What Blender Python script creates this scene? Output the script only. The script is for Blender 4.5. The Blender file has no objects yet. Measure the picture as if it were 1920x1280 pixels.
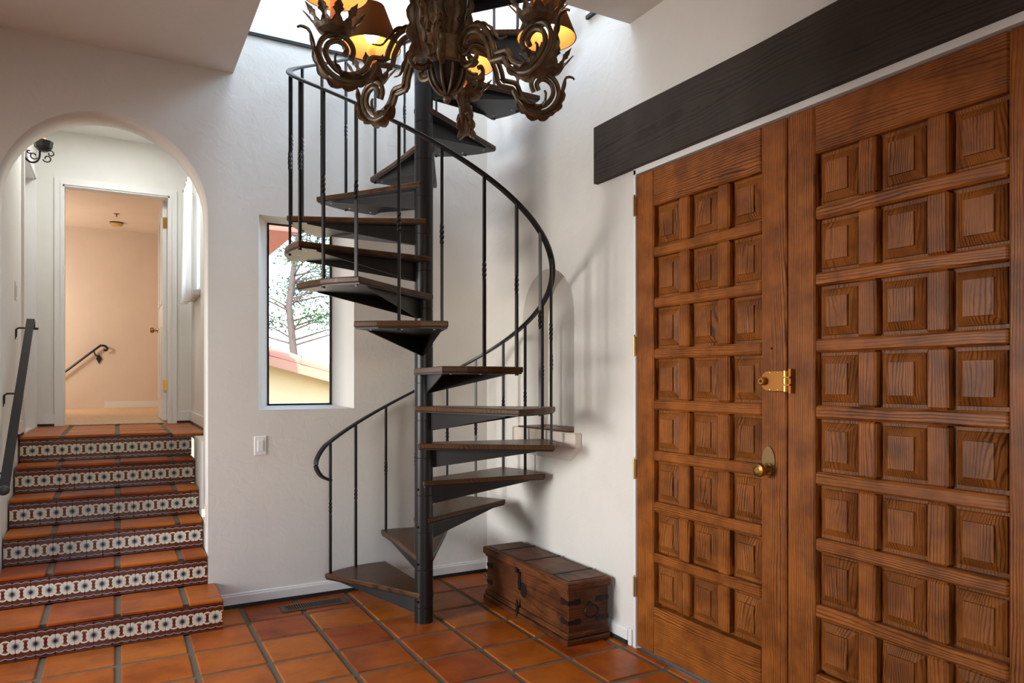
import bpy, bmesh, math, random
from mathutils import Vector, Matrix, noise
random.seed(7)
R = math.radians
scn = bpy.context.scene
col = scn.collection

# ------------------------------------------------------------------ camera
F_PX, YAW, EYE = 1332.0, math.atan(741/1332), 1.40
CAM = Vector((-2.378, -4.654, EYE))
cd = bpy.data.cameras.new('camera'); cam = bpy.data.objects.new('camera', cd); col.objects.link(cam)
cam.location = CAM
cam.rotation_euler = (R(90), 0, -YAW)
cd.sensor_width = 36; cd.lens = F_PX/1920*36; cd.shift_y = (713-640)/1920
cd.clip_start = .05; cd.clip_end = 200
scn.camera = cam

# ------------------------------------------------------------------ world, sun, large lights, exposure
w = bpy.data.worlds.new('sky'); scn.world = w; w.use_nodes = True
wn = w.node_tree.nodes; wl = w.node_tree.links
sky = wn.new('ShaderNodeTexSky'); sky.sky_type = 'NISHITA'; sky.sun_disc = False
sky.sun_elevation = R(52); sky.sun_rotation = R(200); sky.air_density = 1.0; sky.dust_density = 1.5
wl.new(sky.outputs[0], wn['Background'].inputs[0]); wn['Background'].inputs[1].default_value = 1.25

def light(name, kind, loc, energy, color=(1, 1, 1), rot=(0, 0, 0), size=None, size_y=None, **kw):
    l = bpy.data.lights.new(name, kind); l.energy = energy; l.color = color
    if kind == 'AREA':
        l.shape = 'RECTANGLE'; l.size = size; l.size_y = size_y or size
    for k, v in kw.items(): setattr(l, k, v)
    o = bpy.data.objects.new(name, l); col.objects.link(o); o.location = loc; o.rotation_euler = rot
    return o
light('sun', 'SUN', (0, -10, 12), 9.0, (1, .95, .86), (R(38), 0, R(-28)), angle=R(.6))
# daylight standing in the window openings of the place
light('daylight_left_window', 'AREA', (-5.62, -1.3, 1.60), 46, (1, .98, .95), (0, R(-82), 0), 1.8, 1.6, spread=R(80))
light('daylight_rear_window', 'AREA', (-2.6, -8.1, 1.65), 8, (.74, .87, 1), (R(90), 0, 0), 2.0, 1.4)
light('daylight_skylight', 'AREA', (-.95, -.9, 6.05), 100, (.66, .82, 1), (0, 0, 0), 1.5, 1.4)
light('daylight_upper_window', 'AREA', (.12, -.85, 4.72), 70, (.56, .78, 1), (0, R(90), 0), 1.2, 1.2)
light('daylight_upper_left_window', 'AREA', (-5.62, -1.6, 4.8), 110, (.60, .78, 1), (0, R(-90), 0), 1.4, 2.4)
light('daylight_hall_window', 'AREA', (-1.70, 1.74, 2.58), 3, (.92, .97, 1), (0, R(90), 0), .8, .5)
light('hall_fill_light', 'AREA', (-2.4, 1.45, 3.43), 13, (.96, .99, 1), (0, 0, 0), .35, .35)  # added unseen fill to brighten the hall, no lamp fitting there
scn.view_settings.view_transform = 'Standard'; scn.view_settings.look = 'None'
scn.view_settings.gamma = 1; scn.view_settings.use_curve_mapping = False
scn.view_settings.exposure = 0.0

# ------------------------------------------------------------------ node materials
def srgb(r, g, b):
    f = lambda c: (c/255/12.92) if c/255 <= .04045 else ((c/255+.055)/1.055)**2.4
    return (f(r), f(g), f(b), 1)
class NT:
    def __init__(s, name):
        s.m = bpy.data.materials.new(name); s.m.use_nodes = True
        s.t = s.m.node_tree; s.n = s.t.nodes; s.bsdf = s.n['Principled BSDF']
    def new(s, t, **kw):
        n = s.n.new(t)
        for k, v in kw.items(): setattr(n, k, v)
        return n
    def put(s, sock, v):
        if hasattr(v, 'is_output') or isinstance(v, bpy.types.NodeSocket): s.t.links.new(v, sock)
        else: sock.default_value = v
    def M(s, op, a, b=0.0, c=None):
        n = s.new('ShaderNodeMath', operation=op); s.put(n.inputs[0], a); s.put(n.inputs[1], b)
        if c is not None: s.put(n.inputs[2], c)
        return n.outputs[0]
    def mix(s, fac, a, b, mode='MIX'):
        n = s.new('ShaderNodeMix', data_type='RGBA', blend_type=mode)
        s.put(n.inputs[0], fac); s.put(n.inputs[6], a); s.put(n.inputs[7], b); return n.outputs[2]
    def ramp(s, fac, stops):
        n = s.new('ShaderNodeValToRGB'); s.put(n.inputs[0], fac); e = n.color_ramp.elements
        while len(e) < len(stops): e.new(.5)
        for k, (p, c) in enumerate(stops): e[k].position = p; e[k].color = c if len(c) == 4 else (*c, 1)
        return n.outputs[0]
    def coords(s, scale=(1, 1, 1), rnd=0.0, which='Object'):
        tc = s.new('ShaderNodeTexCoord'); v = tc.outputs[which]
        if rnd:
            oi = s.new('ShaderNodeObjectInfo')
            sc = s.new('ShaderNodeVectorMath', operation='SCALE'); sc.inputs[0].default_value = (13.7, 7.3, 21.1)
            s.t.links.new(oi.outputs['Random'], sc.inputs['Scale'])
            ad = s.new('ShaderNodeVectorMath', operation='ADD'); s.t.links.new(v, ad.inputs[0]); s.t.links.new(sc.outputs[0], ad.inputs[1]); v = ad.outputs[0]
        mp = s.new('ShaderNodeMapping'); s.t.links.new(v, mp.inputs[0]); mp.inputs['Scale'].default_value = scale
        return mp.outputs[0]
    def noise(s, vec, scale, detail=3, rough=.55, dist=0, out=0):
        n = s.new('ShaderNodeTexNoise'); s.put(n.inputs['Vector'], vec); n.inputs['Scale'].default_value = scale
        n.inputs['Detail'].default_value = detail; n.inputs['Roughness'].default_value = rough; n.inputs['Distortion'].default_value = dist
        return n.outputs[out]
    def bump(s, h, strength=.3, dist=.01):
        n = s.new('ShaderNodeBump'); s.put(n.inputs['Height'], h); n.inputs['Strength'].default_value = strength; n.inputs['Distance'].default_value = dist
        s.t.links.new(n.outputs[0], s.bsdf.inputs['Normal'])
    def set(s, **kw):
        for k, v in kw.items(): s.put(s.bsdf.inputs[k.replace('_', ' ')], v)
        return s.m

def plain(name, c, rough=.5, metal=0, bump=0, bscale=60, var=.08):
    t = NT(name); v = t.coords()
    nz = t.noise(v, bscale, 4)
    big = t.noise(v, 3.0, 3)
    c2 = tuple(x*(1-var*2) for x in c[:3]) + (1,)
    t.set(Base_Color=t.mix(t.M('MULTIPLY', big, .8), c, c2), Roughness=rough, Metallic=metal)
    if bump: t.bump(nz, bump, .004)
    return t.m
def plaster(name, c, bump=.25):
    t = NT(name); v = t.coords()
    a = t.noise(v, 2.2, 5, .6); b = t.noise(v, 9, 4, .55, .8); g = t.noise(v, 60, 3)
    c2 = tuple(x*.93 for x in c[:3]) + (1,)
    t.set(Base_Color=t.mix(t.ramp(a, [(.35, (0, 0, 0)), (.7, (1, 1, 1))]), c, c2), Roughness=.75)
    hgt = t.M('ADD', t.M('ADD', t.M('MULTIPLY', a, 1.5), t.M('MULTIPLY', t.ramp(b, [(.45, (0, 0, 0)), (.55, (1, 1, 1))]), .35)), t.M('MULTIPLY', g, .08))
    t.bump(hgt, bump*.55, .012)
    return t.m
def wood(name, along, base, dark, light_, period=.008, rough=.38, bump=.14, blotch=.5, stretch=.11, across=1, dist=9.0, strength=.68):
    """grain runs along the object's local axis 0/1/2; annual rings as stretched, wandering, uneven bands"""
    t = NT(name)
    sc = [1, 1, 1]; sc[along] = stretch
    v = t.coords(tuple(sc), 1.0)
    sp_ = t.new('ShaderNodeSeparateXYZ'); t.t.links.new(v, sp_.inputs[0])
    big = t.noise(v, 6, 1.5, .5); mid = t.noise(v, 15, 2, .5); wig = t.noise(t.coords(tuple(1 if k != along else .5 for k in range(3)), 1.0), 38, 2)
    ph = t.M('ADD', t.M('MULTIPLY', sp_.outputs[across], 2*math.pi*.75/period), t.M('ADD', t.M('MULTIPLY', big, dist*5), t.M('ADD', t.M('MULTIPLY', mid, 22.0), t.M('MULTIPLY', wig, 3.2))))
    sn = t.M('ADD', t.M('MULTIPLY', t.M('SINE', ph), .5), .5)
    grain = t.ramp(sn, [(0.0, (.0, .0, .0)), (.10, (.12, .12, .12)), (.34, (.72, .72, .72)), (1, (1, 1, 1))])
    patch = t.noise(v, 13, 2)                                    # where the dark late wood shows strongly
    pf = t.M('MULTIPLY', t.ramp(patch, [(.36, (.12, .12, .12)), (.64, (1, 1, 1))]), strength)
    fine = t.noise(t.coords(tuple(330 if k != along else 9 for k in range(3)), 1.0), 1.0, 3, .6)
    blot = t.noise(t.coords((1, 1, 1), 1.0), 6, 3, .6)
    soft = t.M('ADD', .80, t.M('MULTIPLY', pf, t.M('SUBTRACT', grain, .80)))
    gf = t.M('MULTIPLY', soft, t.M('ADD', t.M('MULTIPLY', fine, .9), .50))
    c = t.ramp(gf, [(0.06, dark), (.52, base), (.98, light_)])
    bl = t.ramp(blot, [(.38, (1, 1, 1)), (.64, (.30, .25, .22))])
    t.set(Base_Color=t.mix(blotch, c, bl, 'MULTIPLY'), Specular_IOR_Level=.22, Roughness=t.M('ADD', t.M('MULTIPLY', fine, .25), rough-.1))
    t.bump(gf, bump, .003)
    return t.m

MAT = {}
MAT['plaster'] = plaster('white_plaster', srgb(226, 220, 211))
MAT['tan'] = plaster('tan_plaster', srgb(150, 134, 116))
MAT['ceiling'] = plaster('ceiling_plaster', srgb(218, 211, 201), .15)
MAT['hall_plaster'] = plaster('hall_paint', srgb(232, 230, 222), .08)
MAT['peach'] = plaster('peach_paint', srgb(228, 214, 200), .1)
MAT['white'] = plain('white_gloss_paint', srgb(232, 230, 226), .35, var=.02)
MAT['cream'] = plain('cream_painted_ledge', srgb(232, 218, 204), .6, bump=.2, bscale=30)
MAT['iron'] = plain('black_painted_steel', srgb(38, 36, 36), .38, .35, var=.12)
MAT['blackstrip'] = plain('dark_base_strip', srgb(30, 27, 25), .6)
MAT['brass'] = plain('brass', srgb(176, 136, 76), .34, 1.0)
MAT['bronze'] = plain('satin_bronze', srgb(190, 128, 66), .32, .9)
MAT['antique'] = plain('antique_brass', srgb(150, 118, 82), .4, .9)
MAT['grout'] = plain('grey_grout', srgb(112, 99, 82), .85, bump=.3, bscale=120, var=.15)
MAT['chand'] = None
t = NT('antiqued_bronze_paint'); v = t.coords((1, 1, 1), 1); nz = t.noise(v, 40, 4)
t.set(Base_Color=t.ramp(nz, [(.3, srgb(76, 66, 54)), (.7, srgb(122, 104, 80))]), Metallic=.3, Roughness=.42); t.bump(nz, .2, .002); MAT['chand'] = t.m
MAT['rust_iron'] = plain('rough_black_iron', srgb(42, 34, 30), .55, .6, bump=.4, bscale=90)
FIR = (srgb(130, 71, 25), srgb(30, 13, 5), srgb(172, 102, 40))
MAT['door_v'] = wood('varnished_fir_upright', 2, *FIR, .008, blotch=.62, across=1)
MAT['door_h'] = wood('varnished_fir_level', 1, *FIR, .009, blotch=.62, across=2)
MAT['panel'] = wood('varnished_fir_panel', 2, srgb(124, 69, 27), srgb(32, 15, 6), srgb(166, 101, 44), .008, blotch=.66, across=1, stretch=.25, dist=14)
MAT['tread'] = wood('oiled_oak_tread', 0, srgb(72, 47, 28), srgb(40, 25, 15), srgb(98, 66, 40), .008, rough=.30, blotch=.4, bump=.06, across=1, strength=.6)
MAT['chest'] = wood('old_brown_chest_wood', 1, srgb(88, 49, 26), srgb(34, 18, 10), srgb(118, 70, 38), .014, rough=.45, blotch=.75, across=2, strength=.55)
MAT['chest_x'] = wood('old_brown_chest_end_wood', 0, srgb(88, 49, 26), srgb(34, 18, 10), srgb(118, 70, 38), .014, rough=.45, blotch=.75, across=2, strength=.55)
MAT['beam'] = wood('dark_stained_beam_wood', 1, srgb(60, 51, 45), srgb(40, 33, 29), srgb(68, 59, 52), .016, rough=.6, blotch=.25, bump=.1, across=2, strength=.7)

t = NT('sealed_terracotta'); v = t.coords((1, 1, 1), 1)
oi = t.new('ShaderNodeObjectInfo')
a = t.noise(v, 5.0, 4, .6, .6); b = t.noise(v, 22, 4); g = t.noise(t.coords((2, 14, 2), 1), 1.3, 3)
c = t.ramp(a, [(.25, srgb(118, 52, 7)), (.5, srgb(170, 83, 13)), (.75, srgb(194, 103, 26))])
c = t.mix(t.M('MULTIPLY', g, .35), c, srgb(128, 56, 16)); c = t.mix(t.M('MULTIPLY', b, .22), c, srgb(186, 112, 60))
hs = t.new('ShaderNodeHueSaturation'); t.put(hs.inputs['Color'], c)
t.put(hs.inputs['Value'], t.M('ADD', t.M('MULTIPLY', oi.outputs['Random'], .35), .80)); t.put(hs.inputs['Hue'], t.M('ADD', t.M('MULTIPLY', oi.outputs['Random'], .014), .493))
t.set(Base_Color=hs.outputs[0], Specular_IOR_Level=.16, Roughness=t.M('ADD', t.M('MULTIPLY', b, .22), .22)); t.bump(t.M('ADD', t.M('MULTIPLY', a, 2.0), b), .22, .004); MAT['terra'] = t.m

# hand painted riser tile: half flowers on both edges, white links between, scalloped borders (flat print)
t = NT('painted_riser_tile')
tc = t.new('ShaderNodeTexCoord'); sp = t.new('ShaderNodeSeparateXYZ'); t.t.links.new(tc.outputs['Object'], sp.inputs[0])
W = .084
u = t.M('MULTIPLY', sp.outputs[0], 1/W); vv = t.M('MULTIPLY', sp.outputs[2], 1/W); av = t.M('ABSOLUTE', vv)
du = t.M('SUBTRACT', .5, t.M('ABSOLUTE', u))
rho = t.M('SQRT', t.M('ADD', t.M('MULTIPLY', du, du), t.M('MULTIPLY', vv, vv)))
th = t.M('ARCTAN2', vv, du)
rad = t.M('ADD', .385, t.M('MULTIPLY', .06, t.M('ABSOLUTE', t.M('SINE', t.M('MULTIPLY', th, 4.0)))))
flower = t.M('LESS_THAN', rho, rad)
q = t.M('DIVIDE', rho, rad)
veins = t.M('MULTIPLY', t.M('LESS_THAN', t.M('ABSOLUTE', t.M('SINE', t.M('MULTIPLY', th, 4.0))), .16), t.M('LESS_THAN', q, .86))
petal = t.ramp(q, [(.0, srgb(52, 26, 16)), (.20, srgb(56, 28, 16)), (.25, srgb(98, 108, 110)), (.40, srgb(150, 160, 156)), (.56, srgb(220, 216, 198)), (1, srgb(232, 224, 200))])
petal = t.mix(t.M('MULTIPLY', veins, .4), petal, srgb(70, 78, 84))
ell = t.M('SQRT', t.M('ADD', t.M('POWER', t.M('DIVIDE', u, .30), 2.0), t.M('POWER', t.M('DIVIDE', vv, .37), 2.0)))
ring = t.M('MULTIPLY', t.M('LESS_THAN', t.M('ABSOLUTE', t.M('SUBTRACT', ell, 1.0)), .13), t.M('GREATER_THAN', av, .16))
inner = t.M('MULTIPLY', t.M('LESS_THAN', ell, .83), t.M('GREATER_THAN', av, .2))
hour = t.M('LESS_THAN', t.M('ABSOLUTE', u), t.M('ADD', .05, t.M('MULTIPLY', av, .35)))
field = srgb(92, 42, 20)
c = t.mix(t.M('LESS_THAN', av, .52), srgb(112, 50, 24), field)
c = t.mix(t.M('MULTIPLY', inner, t.M('SUBTRACT', 1.0, t.M('MULTIPLY', hour, .0))), c, srgb(140, 104, 66))
c = t.mix(t.M('MULTIPLY', t.M('LESS_THAN', t.M('ABSOLUTE', u), t.M('ADD', .07, t.M('MULTIPLY', av, .3))), t.M('LESS_THAN', av, .24)), c, srgb(98, 32, 18))
c = t.mix(ring, c, srgb(232, 226, 206))
c = t.mix(flower, c, petal)
su = t.M('SUBTRACT', t.M('FRACT', t.M('MULTIPLY', t.M('ADD', u, .5), 2.0)), .5)
edge = t.M('ADD', .655, t.M('MULTIPLY', t.M('MULTIPLY', su, su), -.30))
edge = t.M('ADD', edge, .055)
blue = t.M('MULTIPLY', t.M('GREATER_THAN', av, edge), t.M('LESS_THAN', av, .80))
wline = t.M('LESS_THAN', t.M('ABSOLUTE', t.M('SUBTRACT', av, edge)), .022)
c = t.mix(blue, c, srgb(38, 26, 48)); c = t.mix(wline, c, srgb(190, 176, 160))
c = t.mix(t.M('LESS_THAN', t.M('ABSOLUTE', t.M('SUBTRACT', av, .545)), .012), c, srgb(60, 26, 16))
t.set(Base_Color=c, Roughness=.16); t.bump(t.M('ADD', flower, ring), .25, .001); MAT['riser'] = t.m

t = NT('window_glass'); t.set(Base_Color=(1, 1, 1, 1), Roughness=0.0, Transmission_Weight=1.0, IOR=1.02); MAT['glass'] = t.m
t = NT('sheer_fabric'); tr = t.new('ShaderNodeBsdfTranslucent'); tr.inputs[0].default_value = (.95, .95, .93, 1); mx = t.new('ShaderNodeMixShader'); mx.inputs[0].default_value = .3
t.set(Base_Color=srgb(240, 238, 232), Roughness=.9); t.t.links.new(t.bsdf.outputs[0], mx.inputs[1]); t.t.links.new(tr.outputs[0], mx.inputs[2]); t.t.links.new(mx.outputs[0], t.n['Material Output'].inputs[0]); MAT['sheer'] = t.m
def emis(name, c, s):
    t = NT(name); return t.set(Base_Color=c, Emission_Color=c, Emission_Strength=s)
MAT['bulb'] = emis('lit_bulb', (1, .9, .74, 1), 9)
MAT['nightlight'] = emis('lit_night_light', (1, .72, .42, 1), 1.2)
def shade_mat(name, c, k):
    t = NT(name); tr = t.new('ShaderNodeBsdfTranslucent'); tr.inputs[0].default_value = (1, .62, .25, 1); mx = t.new('ShaderNodeMixShader'); mx.inputs[0].default_value = k
    t.set(Base_Color=c, Roughness=.7); t.t.links.new(t.bsdf.outputs[0], mx.inputs[1]); t.t.links.new(tr.outputs[0], mx.inputs[2]); t.t.links.new(mx.outputs[0], t.n['Material Output'].inputs[0]); return t.m
MAT['shade'] = shade_mat('brown_paper_shade', srgb(96, 66, 42), .12)
MAT['lining'] = shade_mat('gold_shade_lining', srgb(246, 190, 104), .1)
MAT['candle'] = shade_mat('wax_candle_sleeve', srgb(236, 186, 146), .4)
t = NT('speckled_carpet'); v = t.coords(); nz = t.noise(v, 140, 2); t.set(Base_Color=t.ramp(nz, [(.35, srgb(196, 160, 122)), (.65, srgb(238, 212, 180))]), Roughness=.95); t.bump(nz, .8, .01); MAT['carpet'] = t.m
MAT['stucco_out'] = plaster('cream_exterior_stucco', srgb(236, 214, 168), .3)
MAT['rooftile'] = plain('faded_clay_roof_tile', srgb(196, 124, 104), .8, bump=.3)
MAT['bark'] = plain('grey_bark', srgb(84, 74, 68), .9, bump=.5)
MAT['leaf'] = plain('pine_foliage', srgb(64, 92, 52), .8, var=.2)
MAT['ground'] = plain('dry_ground', srgb(168, 150, 120), .9)
MAT['nichetile'] = plain('brown_niche_tile', srgb(110, 66, 44), .4, var=.3)
MAT['dark'] = plain('dark_void', srgb(14, 12, 11), .9)

# ------------------------------------------------------------------ mesh helpers
WL = {}
def link(name, me, mat, parent=None, loc=(0, 0, 0), rotz=0.0, smooth=False, local=False):
    o = bpy.data.objects.new(name, me); col.objects.link(o)
    if mat is not None and not me.materials: me.materials.append(MAT[mat] if isinstance(mat, str) else mat)
    L = Vector(loc)
    if parent is not None:
        o.parent = parent
        o.location = L if local else L - WL[parent]
    else: o.location = L
    WL[o] = L if not local else WL.get(parent, Vector()) + L
    o.rotation_euler = (0, 0, rotz)
    if smooth and not me.get('sm'):
        for p in me.polygons: p.use_smooth = True
        me.set_sharp_from_angle(angle=R(38))
        me['sm'] = 1
    return o
def empty(name, loc, label, cat, group=None):
    o = bpy.data.objects.new(name, None); col.objects.link(o); o.location = loc; WL[o] = Vector(loc); o.empty_display_size = .1
    return tag(o, label, cat, group)
def tag(o, label, cat=None, group=None):
    o['label'] = label
    if cat: o['category'] = cat
    if group: o['group'] = group
    return o
def struct(o, label=None):
    o['kind'] = 'structure'
    if label: o['label'] = label
    return o
def stuff(o): o['kind'] = 'stuff'; return o

class MB:
    def __init__(s): s.v = []; s.f = []; s.mi = []
    def add(s, verts, faces, mi=0):
        b = len(s.v); s.v += [tuple(p) for p in verts]; s.f += [tuple(i+b for i in f) for f in faces]; s.mi += [mi]*len(faces); return s
    def box(s, x0, x1, y0, y1, z0, z1, mi=0):
        v = [(x, y, z) for x in (x0, x1) for y in (y0, y1) for z in (z0, z1)]
        return s.add(v, [(0, 1, 3, 2), (4, 6, 7, 5), (0, 4, 5, 1), (2, 3, 7, 6), (0, 2, 6, 4), (1, 5, 7, 3)], mi)
    def prism(s, poly, z0, z1, f=lambda x, y, z: (x, y, z), mi=0):
        n = len(poly); v = [f(x, y, z0) for x, y in poly]+[f(x, y, z1) for x, y in poly]
        return s.add(v, [tuple(range(n))[::-1], tuple(range(n, 2*n))]+[(i, (i+1) % n, n+(i+1) % n, n+i) for i in range(n)], mi)
    def tube(s, pts, r, n=8, caps=True, mi=0, prof=None, up=None):
        pts = [Vector(p) for p in pts]; m = len(pts); rr = r if isinstance(r, (list, tuple)) else [r]*m
        v = []; prevn = None
        for i, p in enumerate(pts):
            tg = (pts[min(i+1, m-1)]-pts[max(i-1, 0)]).normalized()
            if up is not None: a = Vector(up)
            elif prevn is None: a = Vector((0, 0, 1)) if abs(tg.z) < .9 else Vector((1, 0, 0))
            else: a = prevn
            x = (a - tg*a.dot(tg)).normalized(); prevn = x; y = tg.cross(x)
            if prof: v += [tuple(p + x*(px) + y*(py)) for px, py in prof]
            else: v += [tuple(p + x*rr[i]*math.cos(2*math.pi*k/n) + y*rr[i]*math.sin(2*math.pi*k/n)) for k in range(n)]
        if prof: n = len(prof)
        f = [(i*n+k, i*n+(k+1) % n, (i+1)*n+(k+1) % n, (i+1)*n+k) for i in range(m-1) for k in range(n)]
        if caps: f += [tuple(range(n))[::-1], tuple(range((m-1)*n, m*n))]
        return s.add(v, f, mi)
    def lathe(s, prof, n=24, c=(0, 0, 0), axis='z', mi=0):
        v = []
        for r, h in prof:
            for k in range(n):
                a = 2*math.pi*k/n; x, y, z = r*math.cos(a), r*math.sin(a), h
                if axis == 'x': x, y, z = z, x, y
                if axis == 'y': x, y, z = y, z, x
                v.append((c[0]+x, c[1]+y, c[2]+z))
        m = len(prof)
        f = [(i*n+k, i*n+(k+1) % n, (i+1)*n+(k+1) % n, (i+1)*n+k) for i in range(m-1) for k in range(n)]
        return s.add(v, f, mi)
    def mesh(s, name='m', bevel=0, seg=1, merge=True, mats=None):
        me = bpy.data.meshes.new(name); me.from_pydata(s.v, [], s.f)
        me.polygons.foreach_set('material_index', s.mi)
        bm = bmesh.new(); bm.from_mesh(me)
        if merge: bmesh.ops.remove_doubles(bm, verts=bm.verts, dist=1e-6)
        bmesh.ops.recalc_face_normals(bm, faces=bm.faces)
        if bevel: bmesh.ops.bevel(bm, geom=list(bm.edges), offset=bevel, segments=seg, affect='EDGES', profile=.5)
        bm.to_mesh(me); bm.free()
        if mats:
            for k in mats: me.materials.append(MAT[k])
        return me
    def build(s, name, mat, parent=None, loc=(0, 0, 0), rotz=0, smooth=False, bevel=0, seg=1, **kw):
        return link(name, s.mesh(name, bevel, seg), mat, parent, loc, rotz, smooth, **kw)
_bc = {}
def boxmesh(dx, dy, dz, bev=0, key='', seg=1):
    k = (round(dx, 4), round(dy, 4), round(dz, 4), bev, key)
    if k not in _bc: _bc[k] = MB().box(-dx/2, dx/2, -dy/2, dy/2, -dz/2, dz/2).mesh('box', bev, seg)
    return _bc[k]
def bx(name, mat, x0, x1, y0, y1, z0, z1, parent=None, bev=0, seg=1):
    """one box as one object, origin in its middle"""
    return link(name, boxmesh(x1-x0, y1-y0, z1-z0, bev, mat, seg), mat, parent, ((x0+x1)/2, (y0+y1)/2, (z0+z1)/2))
def curved_plate(splines, depth, mapping):
    """flat plate with holes (first spline outer), extruded from 0 to depth, mapped to the world"""
    cu = bpy.data.curves.new('c', 'CURVE'); cu.dimensions = '2D'; cu.fill_mode = 'BOTH'; cu.extrude = depth/2
    for pts in splines:
        sp = cu.splines.new('POLY'); sp.points.add(len(pts)-1); sp.use_cyclic_u = True
        for p, (a, b) in zip(sp.points, pts): p.co = (a, b, 0, 1)
    o = bpy.data.objects.new('c', cu); col.objects.link(o)
    dg = bpy.context.evaluated_depsgraph_get(); dg.update()
    me = bpy.data.meshes.new_from_object(o.evaluated_get(dg))
    bpy.data.objects.remove(o); bpy.data.curves.remove(cu)
    for vv_ in me.vertices: vv_.co = mapping(vv_.co.x, vv_.co.y, vv_.co.z+depth/2)
    me.materials.clear()
    bm = bmesh.new(); bm.from_mesh(me); bmesh.ops.remove_doubles(bm, verts=bm.verts, dist=1e-5); bmesh.ops.recalc_face_normals(bm, faces=bm.faces); bm.to_mesh(me); bm.free()
    return me
def rect(a0, a1, b0, b1): return [(a0, b0), (a1, b0), (a1, b1), (a0, b1)]
def archpts(cx, r, z0, zs, n=32):
    return [(cx-r, z0), (cx+r, z0)]+[(cx+r*math.cos(math.pi*k/n), zs+r*math.sin(math.pi*k/n)) for k in range(n+1)]
def catmull(pts, sub=6):
    out = []; P = [Vector(p) for p in pts]
    for i in range(len(P)-1):
        p0, p1, p2, p3 = P[max(i-1, 0)], P[i], P[i+1], P[min(i+2, len(P)-1)]
        for k in range(sub):
            q = k/sub; out.append(.5*((2*p1)+(p2-p0)*q+(2*p0-5*p1+4*p2-p3)*q*q+(3*p1-p0-3*p2+p3)*q**3))
    out.append(P[-1]); return out

# ------------------------------------------------------------------ the room shell
AX, AR, AZ = -2.42, .525, 2.40          # arch
ARL, ARR = AX-AR, AX+AR
WX0, WX1, WZ0, WZ1 = -1.603, -.994, 1.215, 2.438
CEIL, UP = 3.29, 3.553
me = curved_plate([rect(-5.6, .3, -.1, 6.0), archpts(AX, AR, 0.0, AZ), rect(WX0, WX1, WZ0, WZ1)], .26, lambda a, b, c: (a, c, b))
wall_back = struct(link('wall_back', me, 'plaster'), 'white plaster back wall with an arch and a narrow window')
mr = lambda a, b, c: (c, a, b)
NY, NR, NZ0, NZS = -.835, .305, 1.095, 1.80
me = curved_plate([rect(-8.1, 0, -.1, 6.0), rect(-3.632, -1.716, -.02, 2.478), archpts(NY, NR, NZ0, NZS), rect(-1.45, -.25, 4.1, 5.35)], .30, mr)
wall_right = struct(link('wall_right', me, 'plaster'), 'white plaster wall holding the double doors')
me = curved_plate([rect(-8.1, 0.26, -.1, 6.0), rect(-2.1, -.5, .7, 2.5), rect(-2.8, -.4, 4.1, 5.5)], .1, lambda a, b, c: (-5.6+c, a, b))
struct(link('wall_left', me, 'tan'))
me = curved_plate([rect(-5.6, .3, -.1, 6.0), rect(-3.6, -1.6, .95, 2.35)], .1, lambda a, b, c: (a, -8.1+c, b))
struct(link('wall_rear', me, 'tan'))
me = curved_plate([[(-5.6, -8.1), (.3, -8.1), (.3, -1.665), (-1.752, -1.665), (-1.752, .0), (-5.6, 0)]], UP-CEIL, lambda a, b, c: (a, b, CEIL+c))
struct(link('ceiling', me, 'ceiling'), 'white plaster ceiling cut open above the spiral stair')
me = curved_plate([rect(-5.6, .3, -8.1, .26), rect(-1.75, -.15, -1.6, -.2)], .1, lambda a, b, c: (a, b, 6.0+c))
struct(link('ceiling_upper', me, 'ceiling'))
# niche lining in the right wall
nb = MB().prism([(y, z) for y, z in archpts(NY, NR+.01, NZ0-.01, NZS)], .20, .24, lambda y, z, x: (x, y, z))
nb.build('niche_back', 'plaster', wall_right)
# upper floor baseboards seen in the stairwell
o = bx('trim_1', 'white', -1.752, 0, -.014, 0, UP+.012, UP+.10); struct(o)
bx('upper_dark_strip', 'blackstrip', -1.752, 0, -.012, 0, UP-.006, UP+.012, o)  # dark strip at the floor edge, below the white baseboard
o = bx('trim_2', 'white', -.016, 0, -1.66, -1.285, UP-.055, UP+.06); struct(o)
bx('upper_dark_strip', 'blackstrip', -.02, 0, -1.66, -1.285, UP-.075, UP-.055, o)  # same dark strip along the right wall's baseboard

# floor: grout bed and single terracotta tiles
floor = struct(bx('floor', 'grout', -5.6, .3, -8.1, 0, -.1, -.006), 'terracotta tile floor with wide grey joints')
GX, GY, PX, PY, JT = -.39, -.322, .3305, .335, .028
def xs_lines(x0, x1):
    k = math.floor((x0-GX)/PX); out = []
    while GX+k*PX < x1: out.append((max(GX+k*PX, x0-JT/2), min(GX+(k+1)*PX, x1+JT/2))); k += 1
    return out
def tile(name, x0, x1, y0, y1, ztop, parent, th=.02, bev=.006, tilt=True):
    o = link(name, boxmesh(x1-x0, y1-y0, th, bev, 'terra', 2), 'terra', parent, ((x0+x1)/2, (y0+y1)/2, ztop-th/2))
    if tilt: o.rotation_euler = (random.uniform(-.003, .003), random.uniform(-.003, .003), random.uniform(-.006, .006))
    return o
ylines = []
k = 1
while True:
    hi = GY-(k-1)*PY+PY; lo = hi-PY
    if hi <= -8.1: break
    ylines.append((max(lo, -8.1), min(hi, 0+JT/2))); k += 1
rest = MB()
for (xa, xb) in xs_lines(-5.5, 0):
    for (ya, yb) in ylines:
        x0, x1, y0, y1 = xa+JT/2, xb-JT/2, ya+JT/2, yb-JT/2
        if x1-x0 < .02 or y1-y0 < .02: continue
        if y0 > -.34 and x1 < -1.86 and x0 > -3.1: continue            # under the tiled steps
        if xa > -3.9 and ya > -4.4: tile('tile', x0, x1, y0, y1, 0.0, floor)
        else: rest.box(x0, x1, y0, y1, -.02, 0)
stuff(rest.build('tile_field', 'terra', floor))

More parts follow.
